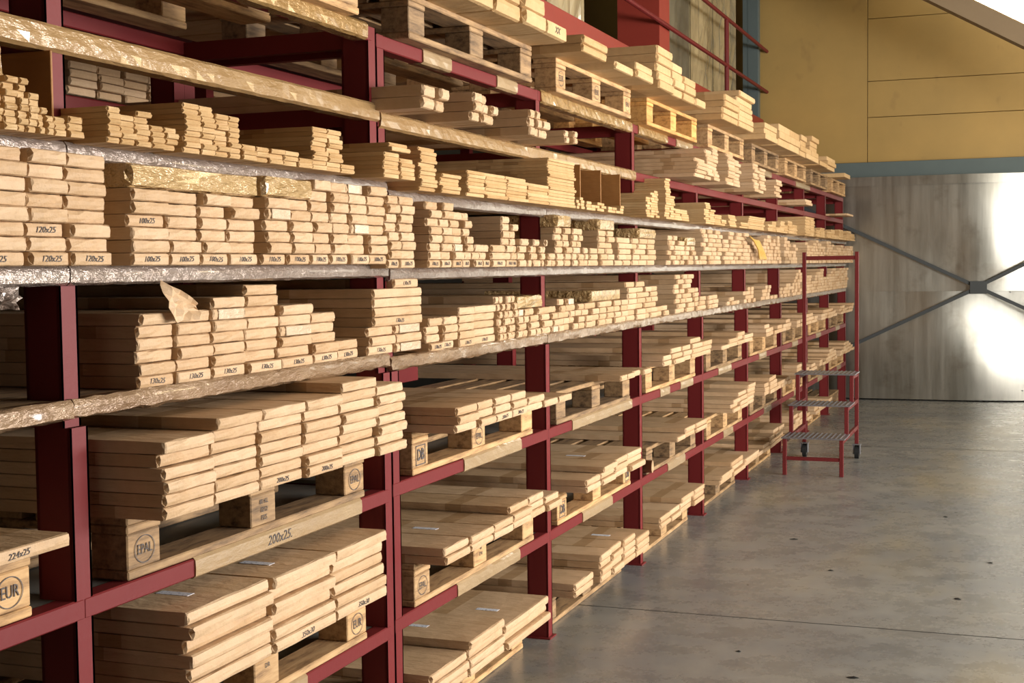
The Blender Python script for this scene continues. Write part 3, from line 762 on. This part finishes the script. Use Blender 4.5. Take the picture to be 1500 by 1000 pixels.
# ------------------------------------------------------------------ goods behind, seen through the gaps
for i, (y, z0, n, L, zt) in enumerate(((4.02, 2.11, 7, .16, .03), (4.19, 2.11, 6, .14, .03), (4.34, 2.11, 6, .15, .03), (4.50, 2.11, 6, .2, .03), (4.95, 2.11, 5, .4, .024), (6.9, 1.0, 5, .13, .03), (7.05, 1.0, 5, .16, .03), (7.23, 1.0, 4, .16, .03), (5.4, 2.11, 5, .8, .03), (9.6, 1.5, 4, 1.0, .03))):
    for k in range(n):
        v, f = pack_geo(L*(.96+.04*R.random()), zt*.96, .5, R.random(), 1, 1)
        o = mesh_obj('rear_pack', v, f, KRAFT, None, (-1.42+R.uniform(-.01, .01), y, z0+k*zt+.0005))
        tag(o, 'long kraft pack, %s layer, %s pile of the row behind the racks' % (ORD[k] if k < n-1 else 'top', nth(i)), 'pack', 'packs in the row behind')
rr_ = empty('rear_rack', 'dark red rack frame of the second row seen behind the goods', 'storage rack', (-1.40, 2, 0))
for k in range(9):
    MB().box(-.06, 0, 1.43*k, 1.43*k+.055, 0, 2.7).build('post', RED, rr_)
for z in (.44, .99, 1.48, 2.10, 2.6):
    MB().box(-.75, -.001, -.6, 12.8, z-.04, z, .002).build('shelf_board', RED, rr_)

# ------------------------------------------------------------------ gallery above the rack
g = empty('gallery_frame', 'red steel gallery girder with post and rails above the top pallets', 'gallery', (-.92, 6, 0))
MB().box(-.10, 0, -3, 9.15, 2.80, 3.06, .003).build('girder', REDB, g)
for y in (4.52, -1.0):
    c_ = MB(); c_.box(-.02, 0, y, y+.33, 3.06, 5.3); c_.box(-.34, -.02, y, y+.02, 3.06, 5.3); c_.box(-.34, -.02, y+.31, y+.33, 3.06, 5.3)
    c_.build('column', REDB if y > 0 else RED, g)
for z in (3.367, 3.81): MB().tube([(.03, -3, z), (.03, 9.3, z)], .018, 8).build('rail', RED, g)
MB().tube([(.03, 6.99, 3.06), (.03, 6.99, 3.81)], .022, 8).build('baluster', RED, g)
MB().tube([(.03, 1.2, 3.06), (.03, 1.2, 3.81)], .022, 8).build('baluster', RED, g)
MB().box(-2.3, -.1, -3, 9.15, 2.98, 3.03).build('deck', DARKD, g)
def wrapped(y0, y1, z1, m, label, seed):
    v = []; f = []; r = random.Random(seed); ny, nz = 10, 14
    mb = MB().box(-.35, -.012, 0, y1-y0, 0, z1-3.035)
    for i in range(ny+1):
        for k in range(nz+1):
            e = 0 if i in (0, ny) or k in (0, nz) else r.uniform(-.008, .012)
            v.append((e-.008, (y1-y0)*i/ny, (z1-3.035)*k/nz))
    for i in range(ny):
        for k in range(nz): a = i*(nz+1)+k; f.append((a, a+nz+1, a+nz+2, a+1))
    mb.add(v, f)
    o = mb.build('wrapped_panel_pack', m, None, (-1.10, y0, 3.035)); tag(o, label, 'pack', 'film-wrapped packs on the gallery')
wrapped(8.35, 9.15, 4.9, FILM, 'pale film-wrapped pack on the gallery left of the dark gap', 1)
wrapped(11.2, 12.35, 5.0, FILMD, 'grey film-wrapped pack right of the gallery post', 2)
wrapped(12.42, 13.35, 5.0, FILM, 'cream film-wrapped pack behind the baluster', 3)
wrapped(13.40, 14.55, 4.9, FILM, 'rightmost cream film-wrapped pack beside the blue column', 4)

# ------------------------------------------------------------------ step ladder
lx0, lx1 = .195, .612
t = empty('step_ladder', 'red wheeled step ladder with three ribbed steel treads beside the rack', 'ladder', (lx0, 9.53, 0))
S = .028
def lbox(nm, x0, x1, y0, y1, z0, z1, m=LRED): return MB().box(x0-lx0, x1-lx0, y0-9.53, y1-9.53, z0, z1, .002).build(nm, m, t)
yr = 10.46
for x in (lx0, lx1-S):
    lbox('leg', x, x+S, 9.53, 9.53+S, 0, .255)
    lbox('riser_post', x, x+S, 9.82, 9.82+S, .26, .455)
    lbox('riser_post', x, x+S, 10.13, 10.13+S, .46, .655)
    lbox('upright', x, x+S, yr, yr+S, .115, 1.56)
    lbox('side_rail', x+.003, x+S-.003, 9.56, yr, .225, .255)
    lbox('side_rail', x+.003, x+S-.003, 9.85, yr, .425, .455)
    lbox('side_rail', x+.003, x+S-.003, 10.15, yr, .625, .655)
lbox('crossbar', lx0+S, lx1-S, 9.533, 9.555, .105, .13)
lbox('crossbar', lx0+S, lx1-S, yr+.003, yr+.025, 1.50, 1.53)
for y, z in ((9.53, .256), (9.83, .456), (10.14, .656)):
    tr = MB(); tr.box(-.01, lx1-lx0+.01, y-9.535, y-9.53+.31, z, z+.008)
    n = 13
    for i in range(n):
        xx = .0 + (lx1-lx0)*i/n
        tr.add([(xx, y-9.53, z+.008), (xx+.018, y-9.53, z+.008), (xx+.018, y-9.53+.3, z+.008), (xx, y-9.53+.3, z+.008), (xx+.009, y-9.53, z+.013), (xx+.009, y-9.53+.3, z+.013)],
               [(0, 1, 4), (2, 3, 5), (1, 2, 5, 4), (3, 0, 4, 5)])
    tr.build('tread', STEEL, t)
for x in (lx0+S/2, lx1-S/2):
    c_ = bpy.data.objects.new('caster', None); link(c_, t); c_.location = (x-lx0, yr-9.53+S/2, 0)
    MB().tube([(-.015, .02, .05), (.015, .02, .05)], .05, 20).build('wheel', BLACK, c_)
    MB().box(-.027, -.021, -.015, .04, .035, .11).box(.021, .027, -.015, .04, .035, .11).box(-.032, .032, -.03, .04, .108, .114).build('fork', STEEL, c_)

# ------------------------------------------------------------------ small litter on the floor
r = random.Random(21)
for i, (x, y, s_) in enumerate(((.75, 5.1, .012), (1.2, 4.9, .02), (.9, 6.6, .018), (1.62, 7.0, .016), (1.5, 6.2, .02), (.42, 4.55, .01), (1.35, 8.2, .02), (.62, 7.3, .02))):
    n = 6; v = [(s_*r.uniform(.5, 1.4)*math.cos(6.283*k/n), s_*r.uniform(.4, 1)*math.sin(6.283*k/n), .001) for k in range(n)] + [(0, 0, .006)]
    f = [(k, (k+1) % n, n) for k in range(n)] + [tuple(range(n))[::-1]]
    o = mesh_obj('wood_chip', v, f, BLACK, None, (x, y, 0)); tag(o, 'small dark wood chip lying on the open concrete floor', 'chip', 'chips littering the floor')
